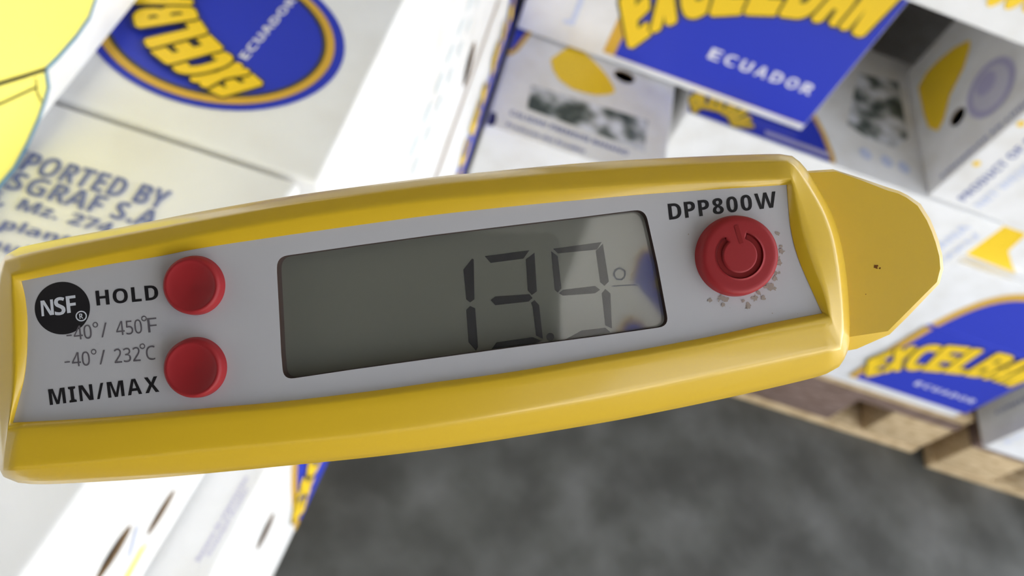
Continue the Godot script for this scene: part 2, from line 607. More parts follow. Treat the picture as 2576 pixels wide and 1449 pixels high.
# ============================================================ cartons
# One carton: a base and a lid that telescopes over it. c = its eight outer corners; lid_low = how far down the lid comes (0 = all the way).
func carton(label: String, c: Array, lid_low := 0.04, m := "carton_white", vents := []) -> Node3D:
	# vents = [face, middle, half width, half height]: round holes cut through the lid
	var org: Vector3 = (c[0] + c[1] + c[2] + c[3]) / 4.0
	var t := thing("banana_carton", label, "carton", org, "white banana cartons")
	var lid_c: Array = []
	for i in 4:
		lid_c.append((c[i] as Vector3).lerp(c[i + 4], lid_low))
	for i in 4:
		lid_c.append(c[i + 4])
	var mid: Vector3 = (c[0] + c[1] + c[2] + c[3] + c[4] + c[5] + c[6] + c[7]) / 8.0
	var base_c: Array = []
	for i in 8:
		var p: Vector3 = c[i]
		if i >= 4:
			p = (c[i - 4] as Vector3).lerp(c[i], lid_low + (0.02 if vents.size() else 0.3))
		var d := Vector3(mid.x - p.x, 0, mid.z - p.z)
		base_c.append(p + Vector3(signf(d.x), 0, signf(d.z)) * 0.0035)
	show_mesh(rounded_box(base_c, 0.004, org, false, 2), "base", m, t)
	var holes := []
	for v in vents:
		var s := face(t, c, v[0])
		var rim := PackedVector3Array()
		var ring_ := surf()
		var rim2 := ellipse(v[1], v[2], v[3], 28)
		for p in rim2:
			rim.append(lay(s, p, 0.0))
		for i in rim.size():
			var k := (i + 1) % rim.size()
			var n: Vector3 = s.n
			var inward := lay(s, v[1], 0.0) - (rim[i] + rim[k]) * 0.5
			quad(ring_, rim[i], rim[k], rim[k] - n * 0.0025, rim[i] - n * 0.0025, inward)
		done(ring_, "vent_rim", "kraft", t)
		holes.append({"ax": 1 if v[0] == "top" else 0, "sg": -1.0 if v[0] == "left" else 1.0, "rim": rim})
	show_mesh(rounded_box(lid_c, 0.003, org, true, 3, holes), "lid", m, t)
	return t

func face(t: Node3D, c: Array, which: String) -> Dictionary:
	match which:
		"front":
			return sheet(c[0], c[1], c[5], [0, 1], t.position, Vector3.BACK)
		"right":
			return sheet(c[1], c[2], c[6], [2, 1], t.position, Vector3.RIGHT)
		"left":
			return sheet(c[3], c[0], c[4], [2, 1], t.position, Vector3.LEFT)
	return sheet(c[4], c[5], c[6], [0, 2], t.position, Vector3.UP)

# heights are given as metres below the camera, distances as metres in front of it
func box8(xl_t: Array, xr_t: Array, xr_b: Array, h_top: float, h_bot: float, f0: float, f1: float) -> Array:
	# xl_t = [near, far] left edge above; xr_t, xr_b = right edge above and below
	return [Vector3(xl_t[0], EYE - h_bot, -f0), Vector3(xr_b[0], EYE - h_bot, -f0), Vector3(xr_b[1], EYE - h_bot, -f1), Vector3(xl_t[1], EYE - h_bot, -f1),
		Vector3(xl_t[0], EYE - h_top, -f0), Vector3(xr_t[0], EYE - h_top, -f0), Vector3(xr_t[1], EYE - h_top, -f1), Vector3(xl_t[1], EYE - h_top, -f1)]

func Y(h: float) -> float:
	return EYE - h

func pts(a: Array) -> PackedVector2Array:
	var p := PackedVector2Array()
	for q in a:
		p.append(Vector2(q[0], q[1]))
	return p

# a narrow level strip printed or cut along a face
func g_strip(s: Dictionary, a0: float, a1: float, y0: float, y1: float, called: String, m: String, parent: Node) -> void:
	patch(s, pts([[a0, y0], [a1, y0], [a1, y1], [a0, y1]]), called, m, parent, 0.0006)

func build_left_stack() -> void:
	# second tier, far: blue oval on its top
	var c := box8([-0.4738, -0.4738], [-0.06232, -0.06334], [-0.02729, -0.02832], 0.26986, 0.54229, 0.2096, 0.7622)
	var t := carton("white carton with a blue oval badge on its top, right behind the thermometer's left half", c, 0.03, "carton_white", [["right", Vector2(-0.60049, Y(0.50573)), 0.02678, 0.01957]])
	var s := face(t, c, "top")
	var oval := patch(s, ellipse(Vector2(-0.13905, -0.28377), 0.06128, 0.05511), "printed_badge", "ink_blue", t)
	var rs := surf()
	stroke(rs, s, ellipse(Vector2(-0.13905, -0.28274), 0.05438, 0.04862, 72), 0.00412, 0.00103, true)
	done(rs, "gold_ring", "ink_gold", oval)
	rs = surf()
	stroke(rs, s, ellipse(Vector2(-0.13905, -0.28274), 0.0514, 0.04563, 72), 0.00175, 0.00103, true)
	done(rs, "dark_ring", "ink_outline", oval)
	var low := [Vector2(-0.1066, -0.25493), Vector2(-0.11691, -0.26008), Vector2(-0.12721, -0.26471), Vector2(-0.14163, -0.27347), Vector2(-0.15193, -0.28274), Vector2(-0.15913, -0.29355), Vector2(-0.16377, -0.30488)]
	var high := [Vector2(-0.11897, -0.24051), Vector2(-0.12978, -0.24257), Vector2(-0.14348, -0.24565), Vector2(-0.1581, -0.25235), Vector2(-0.1715, -0.26522), Vector2(-0.18025, -0.28016), Vector2(-0.18437, -0.29458)]
	arched(s, "EXCELBAN", low, high, oval, 0.62, 0.00124)
	lines_of_text(s, [["ECUADOR", Vector2(-0.11897, -0.2678), Vector2(-0.11381, -0.32136), Vector2(-0.1236, -0.26832)]], "small_lettering", "ink_white", oval)
	s = face(t, c, "right")
	g_strip(s, -0.2110, -0.7600, Y(0.5415), Y(0.5350), "cut_edge", "kraft", t)
	var dash := surf()
	for i in 7:
		var z := -0.3708 - i * 0.03708
		stroke(dash, s, PackedVector2Array([Vector2(z, Y(0.412)), Vector2(z - 0.02266, Y(0.412))]), 0.00618)
		stroke(dash, s, PackedVector2Array([Vector2(z - 0.00618, Y(0.43775)), Vector2(z - 0.02472, Y(0.43775))]), 0.00515)
	done(dash, "ink_text", "ink_ghost", t)

	# second tier, near: exporter's address on its top
	c = box8([-0.412, -0.4429], [-0.10352, -0.06922], [-0.1365, -0.1022], 0.26986, 0.54229, -0.07725, 0.2072)
	t = carton("carton with blue exporter's address printed on its grey top, left edge of the picture", c, 0.03, "carton_white", [["right", Vector2(-0.05923, Y(0.38934)), 0.01339, 0.01236], ["right", Vector2(-0.09527, Y(0.4532)), 0.01339, 0.01236]])
	s = face(t, c, "top")
	lines_of_text(s, [
		["EXPORTED BY", Vector2(-0.1854, -0.16738), Vector2(-0.11536, -0.17047), Vector2(-0.1854, -0.17767)],
		["TRANSGRAF S.A.", Vector2(-0.20394, -0.15656), Vector2(-0.11176, -0.16017), Vector2(-0.20394, -0.16583)],
		["Km. 14.5, Mz. 274", Vector2(-0.21115, -0.14729), Vector2(-0.12772, -0.1509), Vector2(-0.21115, -0.15399)],
		["Dep. planta", Vector2(-0.18952, -0.13751), Vector2(-0.13287, -0.14029), Vector2(-0.18952, -0.1442)],
		["Guayaquil", Vector2(-0.1957, -0.12772), Vector2(-0.14626, -0.12999), Vector2(-0.1957, -0.13442)]], "ink_text", "ink_text", t)
	s = face(t, c, "right")
	patch(s, pts([[-0.08137, Y(0.47071)], [-0.07519, Y(0.45938)], [-0.0309, Y(0.47586)], [-0.0309, Y(0.5047)]]), "yellow_stripe", "ink_pale_yellow", t)
	var tick := surf()
	stroke(tick, s, PackedVector2Array([Vector2(-0.0757, Y(0.40479)), Vector2(-0.06695, Y(0.43672))]), 0.00309)
	done(tick, "ink_mark", "ink_faint", t)

	# first tier, near: address on the ledge, badge on its side
	c = box8([-0.515, -0.515], [-0.10094, -0.05356], [-0.08961, -0.0412], 0.54281, 0.81627, -0.1751, 0.35535)
	t = carton("lowest carton at bottom left with small blue text on its narrow top ledge", c, 0.03, "carton_white", [["right", Vector2(-0.14472, Y(0.65302)), 0.01545, 0.01236]])
	s = face(t, c, "top")
	lines_of_text(s, [
		["Banano de exportacion", Vector2(-0.08858, -0.09064), Vector2(-0.08034, -0.15141), Vector2(-0.09219, -0.09115)],
		["Guayaquil Ecuador", Vector2(-0.08395, -0.09527), Vector2(-0.07746, -0.1442), Vector2(-0.08704, -0.09579)]], "ink_text", "ink_lilac", t)
	s = face(t, c, "right")
	badge(s, -0.26986, Y(0.81267), -1.0, -0.3502, Y(0.5459), t, 1.03)

	# first tier, far: badge on its side, under the carton with the oval
	c = hexa(-0.515, -0.045, Y(0.8160), Y(0.7010), -0.3708, -1.19)
	carton("flat carton of the left stack below the one with the edge-on badge", c, 0.03)
	c = box8([-0.515, -0.515], [-0.0250, -0.0260], [-0.0040, -0.0030], 0.54384, 0.7005, 0.3708, 1.1948)
	t = carton("carton with its blue and yellow badge seen edge-on, under the sunlit carton with the oval", c, 0.03)
	s = face(t, c, "right")
	badge(s, -0.685, Y(0.692), -1.0, -1.18, Y(0.547), t, 0.57, 3.6)

	# third tier: bananas drawn on its side
	c = box8([-0.6386, -0.6386], [-0.16738, -0.17634], [-0.16738, -0.17634], 0.0, 0.2678, -0.1339, 0.309)
	t = carton("upper left carton with large yellow bananas drawn on its sunlit side", c, 0.02)
	s = face(t, c, "right")
	var fruit := pts([[-0.25235, Y(0.21218)], [-0.2438, Y(0.23989)], [-0.23649, Y(0.24442)], [-0.22495, Y(0.24576)], [-0.21063, Y(0.24535)], [-0.20167, Y(0.24432)], [-0.19961, Y(0.25266)], [-0.19549, Y(0.25575)], [-0.18859, Y(0.25997)], [-0.17778, Y(0.2644)], [-0.16676, Y(0.26739)], [-0.1545, Y(0.26677)], [-0.1236, Y(0.2369)], [-0.1339, Y(0.1545)], [-0.206, Y(0.1545)], [-0.25235, Y(0.1751)]])
	var fr := patch(s, fruit, "printed_bananas", "ink_pale_yellow", t)
	var ol := surf()
	stroke(ol, s, fruit, 0.00227, 0.00082, true)
	done(ol, "print_outline", "ink_teal", fr)
	ol = surf()
	stroke(ol, s, pts([[-0.16892, Y(0.2266)], [-0.17706, Y(0.23051)], [-0.18983, Y(0.23783)], [-0.20167, Y(0.24432)]]), 0.00185, 0.00093)
	stroke(ol, s, pts([[-0.1648, Y(0.23175)], [-0.17335, Y(0.23752)], [-0.19323, Y(0.24668)]]), 0.00103, 0.00093)
	stroke(ol, s, pts([[-0.19488, Y(0.24318)], [-0.19282, Y(0.24864)], [-0.19312, Y(0.25462)]]), 0.00082, 0.00093)
	done(ol, "print_line", "ink_outline", fr)

func build_right_stack() -> void:
	# short cartons on the far pallet that carry the second tier
	var c := hexa(0.28875, 0.79625, 0.2405, Y(1.12175), -1.05, -1.40)
	carton("shallow carton on the pallet under the front cartons, behind the thermometer", c, 0.04)
	c = hexa(0.0, 0.27125, 0.2405, Y(1.12175), -1.05, -1.40)
	carton("narrow shallow carton on the pallet beside the left stack", c, 0.04)

	# second tier
	c = hexa(0.0020, 0.25462, Y(1.12), Y(0.6825), -0.70875, -1.4)
	var t := carton("carton with a picture panel and a yellow banana printed on its top, upper middle", c, 0.05, "carton_white", [["top", Vector2(0.175, -0.89863), 0.01663, 0.01313]])
	var s := face(t, c, "top")
	patch(s, pts([[0.063, -0.87797], [0.07, -0.8575], [0.08225, -0.84175], [0.10377, -0.83248], [0.1225, -0.83388], [0.1393, -0.83755], [0.15575, -0.847], [0.16537, -0.85733], [0.161, -0.86975], [0.15138, -0.88392], [0.13825, -0.89775], [0.12285, -0.91035], [0.105, -0.92225], [0.08837, -0.92978]]), "printed_banana", "ink_yellow", t)
	patch(s, pts([[0.04637, -0.812], [0.22015, -0.82337], [0.22085, -0.7595], [0.049, -0.76387]]), "printed_picture", "photo_print", t)
	lines_of_text(s, [["CALIDAD PREMIUM BANANO", Vector2(0.02887, -0.74113), Vector2(0.19775, -0.74113), Vector2(0.02887, -0.75075)], ["Producto del Ecuador", Vector2(0.02887, -0.71837), Vector2(0.14, -0.71837), Vector2(0.02887, -0.72625)]], "ink_text", "ink_text", t)
	patch(s, pts([[0.004, -0.73425], [0.01137, -0.73588], [0.01488, -0.721], [0.01225, -0.7105], [0.004, -0.709]]), "blue_dot", "ink_navy", t)
	patch(s, pts([[0.003, -0.98], [0.035, -0.98], [0.00962, -0.87325], [0.003, -0.859]]), "blue_field", "ink_blue", t)
	var g := surf()
	stroke(g, s, PackedVector2Array([Vector2(0.03762, -0.98), Vector2(0.01137, -0.87237), Vector2(0.003, -0.856)]), 0.007, 0.0014)
	done(g, "gold_line", "ink_gold", t)

	c = hexa(0.27737, 0.80937, Y(1.12), Y(0.6825), -0.86888, -1.204)
	t = carton("carton with a blue arched badge on its top, its white front behind the thermometer's cap", c, 0.03)
	s = face(t, c, "top")
	var field := patch(s, pts([[0.28, -0.87325], [0.511, -0.87325], [0.50838, -0.8925], [0.497, -0.931], [0.48563, -0.95742], [0.4655, -0.9975], [0.4375, -1.0325], [0.28, -1.0325]]), "printed_badge", "ink_blue", t)
	g = surf()
	stroke(g, s, pts([[0.51538, -0.87325], [0.51275, -0.8925], [0.50138, -0.931], [0.49, -0.95742], [0.46988, -0.99925], [0.441, -1.036]]), 0.00875, 0.0014)
	done(g, "gold_line", "ink_gold", field)
	g = surf()
	stroke(g, s, PackedVector2Array([Vector2(0.4025, -0.8855), Vector2(0.51013, -0.8855)]), 0.0105, 0.00175)
	done(g, "pale_stripe", "ink_lilac", field)
	var low := [Vector2(0.287, -0.87325), Vector2(0.2975, -0.889), Vector2(0.32375, -0.896), Vector2(0.34125, -0.89075), Vector2(0.35, -0.87413)]
	var high := [Vector2(0.27825, -0.89775), Vector2(0.29575, -0.9275), Vector2(0.329, -0.945), Vector2(0.3675, -0.93275), Vector2(0.38325, -0.8855)]
	arched(s, "EXCELBAN", low, high, field, 1.0, 0.0011, 1.0, 1e9, 0.0001)
	patch(s, pts([[0.546, -0.97475], [0.5775, -1.12], [0.65625, -1.1375], [0.658, -0.9975], [0.63, -0.959], [0.5775, -0.96075]]), "printed_picture", "photo_print", t)
	g = surf()
	for x in [0.574, 0.61075, 0.6405]:
		fill(g, s, ellipse(Vector2(x, -0.9205), 0.0105, 0.01225, 16), 0.00105)
	done(g, "ink_mark", "ink_faint", t)
	s = face(t, c, "front")
	lines_of_text(s, [["CAJA 22XU", Vector2(0.798, Y(0.91)), Vector2(0.798, Y(0.714)), Vector2(0.784, Y(0.91))], ["BANANA", Vector2(0.77, Y(0.8225)), Vector2(0.77, Y(0.7035)), Vector2(0.75425, Y(0.8225))]], "ink_text", "ink_faint", t)

	# third tier
	c = hexa(0.0020, 0.462, Y(0.6785), Y(0.3325), -0.9163, -1.225)
	t = carton("carton with the large blue badge and arched yellow letters at top centre", c, 0.0)
	s = face(t, c, "front")
	badge(s, 0.273, Y(0.66763), 1.0, 0.4599, Y(0.343), t, 1.75)
	g = surf()
	stroke(g, s, PackedVector2Array([Vector2(0.021, Y(0.616)), Vector2(0.021, Y(0.5775)), Vector2(0.07525, Y(0.5775)), Vector2(0.07525, Y(0.6405)), Vector2(0.063, Y(0.6405))]), 0.007)
	done(g, "ink_mark", "ink_faint", t)

	c = hexa(0.67742, 1.2075, Y(0.6815), Y(0.3325), -0.87762, -1.176)
	t = carton("carton with a banana and a round hole on its shaded side, at the right edge", c, 0.0, "carton_white", [["left", Vector2(-0.97388, Y(0.60288)), 0.01488, 0.01488]])
	s = face(t, c, "left")
	var yb := patch(s, pts([[-1.11282, Y(0.66395)], [-1.127, Y(0.64242)], [-1.12525, Y(0.6125)], [-1.1179, Y(0.58205)], [-1.10023, Y(0.55247)], [-1.085, Y(0.55475)], [-1.05665, Y(0.57348)], [-1.029, Y(0.60777)], [-0.99348, Y(0.62702)], [-0.9814, Y(0.64207)], [-1.00625, Y(0.658)], [-1.04038, Y(0.66238)]]), "printed_banana", "ink_yellow", t)
	yb.name = "printed_banana"
	g = surf()
	fill(g, s, ellipse(Vector2(-0.97, Y(0.540)), 0.050, 0.044, 40), 0.0008)
	var po := done(g, "printed_oval", "ink_haze", t)
	g = surf()
	stroke(g, s, ellipse(Vector2(-0.97, Y(0.540)), 0.043, 0.037, 40), 0.009, 0.00105, true)
	fill(g, s, ellipse(Vector2(-0.985, Y(0.545)), 0.020, 0.018, 20), 0.00105)
	done(g, "oval_print", "ink_lilac", po)
	lines_of_text(s, [["CONSERVAR EN LUGAR FRESCO", Vector2(-0.88637, Y(0.65275)), Vector2(-0.88637, Y(0.42)), Vector2(-0.89338, Y(0.65275))]], "ink_text", "ink_text", t)
	s = face(t, c, "front")
	lines_of_text(s, [["PRODUCT OF ECUADOR", Vector2(0.72975, Y(0.6685)), Vector2(0.72275, Y(0.455)), Vector2(0.71575, Y(0.6685))]], "ink_text", "ink_text", t)
	lines_of_text(s, [["NET WEIGHT 18.14 KG", Vector2(0.7595, Y(0.67025)), Vector2(0.7595, Y(0.455)), Vector2(0.7455, Y(0.67025))]], "ink_mark", "ink_faint", t)
	g = surf()
	fill(g, s, ellipse(Vector2(0.69037, Y(0.60095)), 0.00525, 0.00525, 14), 0.00105)
	fill(g, s, ellipse(Vector2(0.68775, Y(0.51992)), 0.00525, 0.00525, 14), 0.00105)
	done(g, "yellow_dot", "ink_yellow", t)

	# fourth tier
	c = hexa(0.2275, 1.085, Y(0.33075), Y(-0.0525), -0.686, -1.185)
	t = carton("topmost carton whose white lower edge crosses the upper right corner", c, 0.0)
	s = face(t, c, "front")
	g = surf()
	for k in 4:
		fill(g, s, ellipse(Vector2(0.41125 + k * 0.01575, Y(0.28 - k * 0.0035)), 0.00962, 0.02975, 20), 0.00105)
	done(g, "printed_bananas", "ink_yellow", t)

	# cartons further in, mostly hidden, which close off the gap between the top tier's cartons
	c = hexa(0.88, 1.375, Y(0.6805), Y(0.3325), -1.185, -1.40)
	carton("carton right behind the one with the shaded banana side", c, 0.03)
	c = hexa(0.02, 0.46, Y(0.6815), Y(0.3325), -1.235, -1.70)
	carton("carton right behind the top centre badge carton", c, 0.03)
	var level := ["lowest", "middle", "upper"]
	for k in 3:
		c = hexa(1.30, 1.80, 0.2405 + k * 0.361, 0.60 + k * 0.361, -1.67, -2.045)
		carton("%s carton of the second row on the right pallet, behind the grey-sided carton" % level[k], c, 0.03)
		c = hexa(0.02, 0.46, 0.2405 + k * 0.361, 0.60 + k * 0.361, -1.705, -2.05)
		carton("%s carton of the second row, behind the narrow carton with a picture panel" % level[k], c, 0.03)
		c = hexa(0.02, 0.79, 0.0 + k * 0.44, 0.4385 + k * 0.44, -2.11, -2.5)
		carton("%s carton standing on the floor at the far end of the dark gap, left column" % level[k], c, 0.03)
		c = hexa(0.80, 1.60, 0.0 + k * 0.44, 0.4385 + k * 0.44, -2.11, -2.5)
		carton("%s carton standing on the floor at the far end of the dark gap, right column" % level[k], c, 0.03)
	for k in 2:
		c = hexa(1.40, 1.85, 0.7355 + k * 0.2945, 1.028 + k * 0.2945, -1.20, -1.66)
		carton("%s carton on the grey-sided corner carton, out of the picture" % ["lower", "upper"][k], c, 0.03)
	var sheet_ := thing("cardboard_sheet", "sheet of cardboard laid over the second row of cartons", "cardboard", Vector3(0.92, 1.33, -1.9))
	show_mesh(rounded_box(hexa(0.02, 1.80, 1.3310, 1.3380, -1.19, -2.5), 0.002, sheet_.position, false, 1), "sheet", "kraft", sheet_)

	# first tier, right
	c = hexa(0.875, 1.3755, 0.2405, Y(0.92225), -1.02375, -1.4)
	t = carton("carton with the blue badge on its front at lower right, standing on the pallet", c, 0.60)
	s = face(t, c, "front")
	badge(s, 1.1865, Y(1.38575), 1.0, 1.37288, Y(0.9275), t, 1.75)
	show_mesh(rounded_box(hexa(1.050, 1.371, Y(1.124), Y(1.112), -1.0215, -1.0245), 0.0014, t.position, false, 2), "lid_edge", "ink_blue", t)
	# shallow tray on it
	c = hexa(0.87587, 1.3755, Y(0.92137), Y(0.6825), -1.05, -1.4)
	t = carton("shallow carton with a yellow banana print, squeezed under the shaded carton at right", c, 0.0)
	s = face(t, c, "front")
	patch(s, pts([[0.966, Y(0.917)], [0.959, Y(0.875)], [0.973, Y(0.8225)], [1.02375, Y(0.8225)], [1.0325, Y(0.875)], [1.071, Y(0.9065)], [1.09165, Y(0.9205)]]), "printed_banana", "ink_yellow", t)

	c = hexa(1.44725, 1.96, 0.2405, Y(0.9275), -0.9695, -1.6625)
	t = carton("grey-sided carton cut off by the lower right corner", c, 0.0)
	s = face(t, c, "left")
	lines_of_text(s, [["CONSERVAR EN LUGAR FRESCO", Vector2(-1.036, Y(1.365)), Vector2(-1.036, Y(0.98)), Vector2(-1.0465, Y(1.365))]], "ink_text", "ink_text", t)
	s = face(t, c, "front")
	lines_of_text(s, [["ECUADOR", Vector2(1.4735, Y(1.37375)), Vector2(1.4735, Y(1.12)), Vector2(1.4595, Y(1.37375))]], "ink_mark", "ink_faint", t)


# ============================================================ thermometer
func build_tablet() -> void:
	# the tablet that takes the picture through the lens in its corner: it keeps the light from straight ahead off the thermometer
	mat("device_black", Color(0.06, 0.06, 0.065), 0.5, 0.4)
	var o := thing("tablet_computer", "black tablet at the viewpoint itself, its corner lens facing the thermometer", "tablet", Vector3(0, EYE, 0))
	o.basis = Basis(Vector3(0.946344, 0.257255, -0.195583), Vector3(-0.305767, 0.516922, -0.799561), Vector3(-0.10459, 0.816463, 0.567846)).orthonormalized()
	show_mesh(rounded_box(hexa(-0.150, 0.0105, -0.225, 0.012, 0.0125, 0.0045), 0.003, Vector3.ZERO), "body", "device_black", o)
	var lens_ring := TorusMesh.new()
	lens_ring.inner_radius = 0.0035
	lens_ring.outer_radius = 0.0055
	lens_ring.rings = 32
	lens_ring.ring_segments = 12
	var b := show_mesh(lens_ring, "lens_ring", "device_black", o)
	b.rotation.x = PI / 2
	b.position.z = 0.0045
	show_mesh(rounded_box(hexa(-0.142, -0.012, -0.217, 0.004, 0.0130, 0.0126), 0.0001, Vector3.ZERO, false, 1), "screen_glass", "device_black", o)

func V(a: float, b: float) -> Vector2:
	return Vector2(a, b)

func run(line: Array, n: int) -> Array:
	var total := 0.0
	for i in line.size() - 1:
		total += (line[i] as Vector2).distance_to(line[i + 1])
	var out := []
	for k in n:
		var want := total * k / n
		var i := 0
		while i < line.size() - 2 and want > (line[i] as Vector2).distance_to(line[i + 1]):
			want -= (line[i] as Vector2).distance_to(line[i + 1])
			i += 1
		var l := maxf((line[i] as Vector2).distance_to(line[i + 1]), 1e-6)
		out.append((line[i] as Vector2).lerp(line[i + 1], clampf(want / l, 0.0, 1.0)))
	return out

func smooth_line(line: Array) -> Array:
	# Catmull-Rom through the points
	var out := []
	for i in line.size() - 1:
		var a: Vector2 = line[maxi(i - 1, 0)]
		var b: Vector2 = line[i]
		var c: Vector2 = line[i + 1]
		var d: Vector2 = line[mini(i + 2, line.size() - 1)]
		for k in 4:
			out.append(b.cubic_interpolate(c, a, d, k / 4.0))
	out.append(line[line.size() - 1])
	return out

func ring(l: Dictionary) -> Array:
	return run(smooth_line(l.top), 60) + run(smooth_line(l.right), 24) + run(smooth_line(l.bottom), 60) + run(smooth_line(l.left), 24)

func at_z(r: Array, z: float, shrink := 1.0) -> Array:
	var out := []
	for p in r:
		out.append(Vector3(p.x * shrink, p.y * shrink, z) * 0.001)
	return out

func mix_ring(a: Array, b: Array, t: float, z_bulge := 0.0) -> Array:
	var out := []
	for i in a.size():
		out.append((a[i] as Vector3).lerp(b[i], t) + Vector3(0, 0, z_bulge * 0.001))
	return out

func skin(st: SurfaceTool, rings: Array) -> void:
	for k in rings.size() - 1:
		var a: Array = rings[k]
		var b: Array = rings[k + 1]
		var n := a.size()
		for i in n:
			var j := (i + 1) % n
			# rings run clockwise seen from the front, inner to outer
			st.add_vertex(a[i])
			st.add_vertex(b[i])
			st.add_vertex(b[j])
			st.add_vertex(a[i])
			st.add_vertex(b[j])
			st.add_vertex(a[j])

func flat_sheet() -> Dictionary:
	return {"p": Vector3.ZERO, "n": Vector3.BACK, "axes": [0, 1], "org": Vector3.ZERO, "third": 2}

func mm(a: Array, k := 0.001) -> PackedVector2Array:
	var p := PackedVector2Array()
	for q in a:
		p.append(q * k)
	return p

func round_corners(p: PackedVector2Array, r: float) -> PackedVector2Array:
	var out := PackedVector2Array()
	var n := p.size()
	for i in n:
		var a := (p[(i - 1 + n) % n] - p[i]).normalized()
		var b := (p[(i + 1) % n] - p[i]).normalized()
		if a.dot(b) < -0.8:
			out.append(p[i])
			continue
		for k in 7:
			var t := k / 6.0
			var u := p[i] + a * r
			var v := p[i] + b * r
			out.append(u.lerp(p[i], t).lerp(p[i].lerp(v, t), t))
	return out

func build_thermometer() -> void:
	var t := thing("thermometer", "yellow digital probe thermometer with a grey display and three red buttons", "thermometer", Vector3(0.000484, EYE - 0.064829, -0.038776))
	t.basis = Basis(Vector3(0.898338, 0.322526, -0.298273), Vector3(-0.426674, 0.478921, -0.767192), Vector3(-0.10459, 0.816463, 0.567846)).orthonormalized()
	var panel := {
		"top": [V(-40.6, 8.74), V(-36.43, 9.01), V(-31.29, 9.27), V(-26.36, 9.4), V(-22.24, 9.67), V(-14.61, 9.82), V(-5.69, 9.91), V(1.92, 9.93), V(10.48, 9.74), V(16.37, 9.52), V(24.89, 9.14), V(38.05, 8.28)],
		"right": [V(38.05, 8.28), V(37.94, 6.17), V(37.86, 4.01), V(38.05, 1.74), V(38.48, -0.32), V(39.18, -2.71), V(39.92, -5.17)],
		"bottom": [V(39.92, -5.17), V(34.15, -5.52), V(29.02, -5.99), V(21.32, -6.43), V(16.51, -6.63), V(7.87, -6.97), V(0.27, -6.99), V(-7.39, -7.04), V(-16.24, -6.9), V(-23.23, -6.59), V(-33.36, -6.2), V(-43.33, -5.46)],
		"left": [V(-43.33, -5.46), V(-42.72, -3.94), V(-41.75, -1.54), V(-41.22, 0.32), V(-40.82, 2.39), V(-40.49, 4.92), V(-40.44, 7.16), V(-40.6, 8.74)]}
	var crest := {
		"top": [V(-41.0, 9.25), V(-35.27, 9.85), V(-30.77, 10.25), V(-25.87, 10.56), V(-21.77, 10.91), V(-14.19, 11.29), V(-5.32, 11.5), V(2.19, 11.4), V(10.65, 11.02), V(16.48, 10.64), V(26.27, 9.95), V(38.38, 8.75)],
		"right": [V(38.38, 8.75), V(38.55, 6.01), V(38.79, 3.83), V(39.17, 1.55), V(39.68, -0.74), V(40.19, -3.04), V(40.39, -5.54)],
		"bottom": [V(40.39, -5.54), V(33.92, -6.02), V(28.76, -6.48), V(21.13, -6.89), V(16.37, -7.07), V(7.82, -7.4), V(0.27, -7.46), V(-7.31, -7.52), V(-16.08, -7.38), V(-23.01, -7.07), V(-33.04, -6.64), V(-43.42, -5.84)],
		"left": [V(-43.42, -5.84), V(-42.73, -3.67), V(-42.11, -1.4), V(-41.78, 0.46), V(-41.51, 2.53), V(-41.26, 5.05), V(-41.13, 7.26), V(-41.0, 9.25)]}
	var crease := {
		"top": [V(-42.0, 10.99), V(-38.33, 11.5), V(-30.87, 11.99), V(-27.06, 12.2), V(-21.81, 12.5), V(-14.18, 12.85), V(-7.8, 12.95), V(2.33, 12.93), V(6.8, 12.79), V(16.77, 12.4), V(25.23, 11.9), V(33.72, 11.25), V(38.38, 10.71)],
		"right": [V(38.38, 10.71), V(39.19, 10.04), V(39.95, 8.65), V(40.81, 6.73), V(41.46, 5), V(42.0, 2.65), V(42.2, -0.24), V(42.18, -3.51), V(41.99, -6.54), V(41.47, -8.89)],
		"bottom": [V(41.47, -8.89), V(36.57, -9.22), V(32.35, -9.55), V(20.8, -10.4), V(15.9, -10.75), V(7.33, -11.13), V(-0.3, -11.35), V(-7.94, -11.35), V(-16.75, -11.1), V(-22.48, -10.86), V(-30.06, -10.66), V(-37.68, -10.45), V(-45.15, -10.12)],
		"left": [V(-45.15, -10.12), V(-44.94, -6.74), V(-44.57, -2.7), V(-43.78, 3.32), V(-42.95, 8.5), V(-42.0, 10.99)]}
	var rim := {
		"top": [V(-43.88, 12.05), V(-42.75, 12.54), V(-40.17, 12.78), V(-37.08, 13), V(-32.41, 13.25), V(-28.44, 13.5), V(-22.97, 13.85), V(-15.02, 14.18), V(-8.38, 14.28), V(2.16, 14.24), V(6.82, 14.09), V(17.19, 13.7), V(26, 13.1), V(34.83, 12.32), V(39.23, 11.82), V(40.08, 11.5)],
		"right": [V(40.08, 11.5), V(40.98, 10.57), V(41.78, 9.12), V(42.62, 7.21), V(43.39, 5.1), V(43.93, 2.62), V(44.17, -0.39), V(44.11, -3.61), V(43.81, -7.32), V(43.22, -9.88), V(42.09, -11.35)],
		"bottom": [V(42.09, -11.35), V(40.3, -12), V(35.59, -12.55), V(28.93, -13.15), V(20.89, -13.72), V(15.89, -13.98), V(6.92, -14.28), V(-1.02, -14.42), V(-8.96, -14.36), V(-18.13, -14.08), V(-22.81, -13.93), V(-31.99, -13.55), V(-38.56, -13.1), V(-43.77, -12.63), V(-46.33, -12.04), V(-47.23, -11.45)],
		"left": [V(-47.23, -11.45), V(-47.8, -9.97), V(-47.7, -6.17), V(-47.37, -2.8), V(-46.54, 3.47), V(-45.49, 8.86), V(-44.58, 11.29), V(-43.88, 12.05)]}
	var rp := ring(panel)
	var r0 := at_z(rp, -1.2)
	var r1 := at_z(rp, 0.08)
	var r2 := at_z(ring(crest), 0.75)
	var r3 := at_z(ring(crease), 0.0)
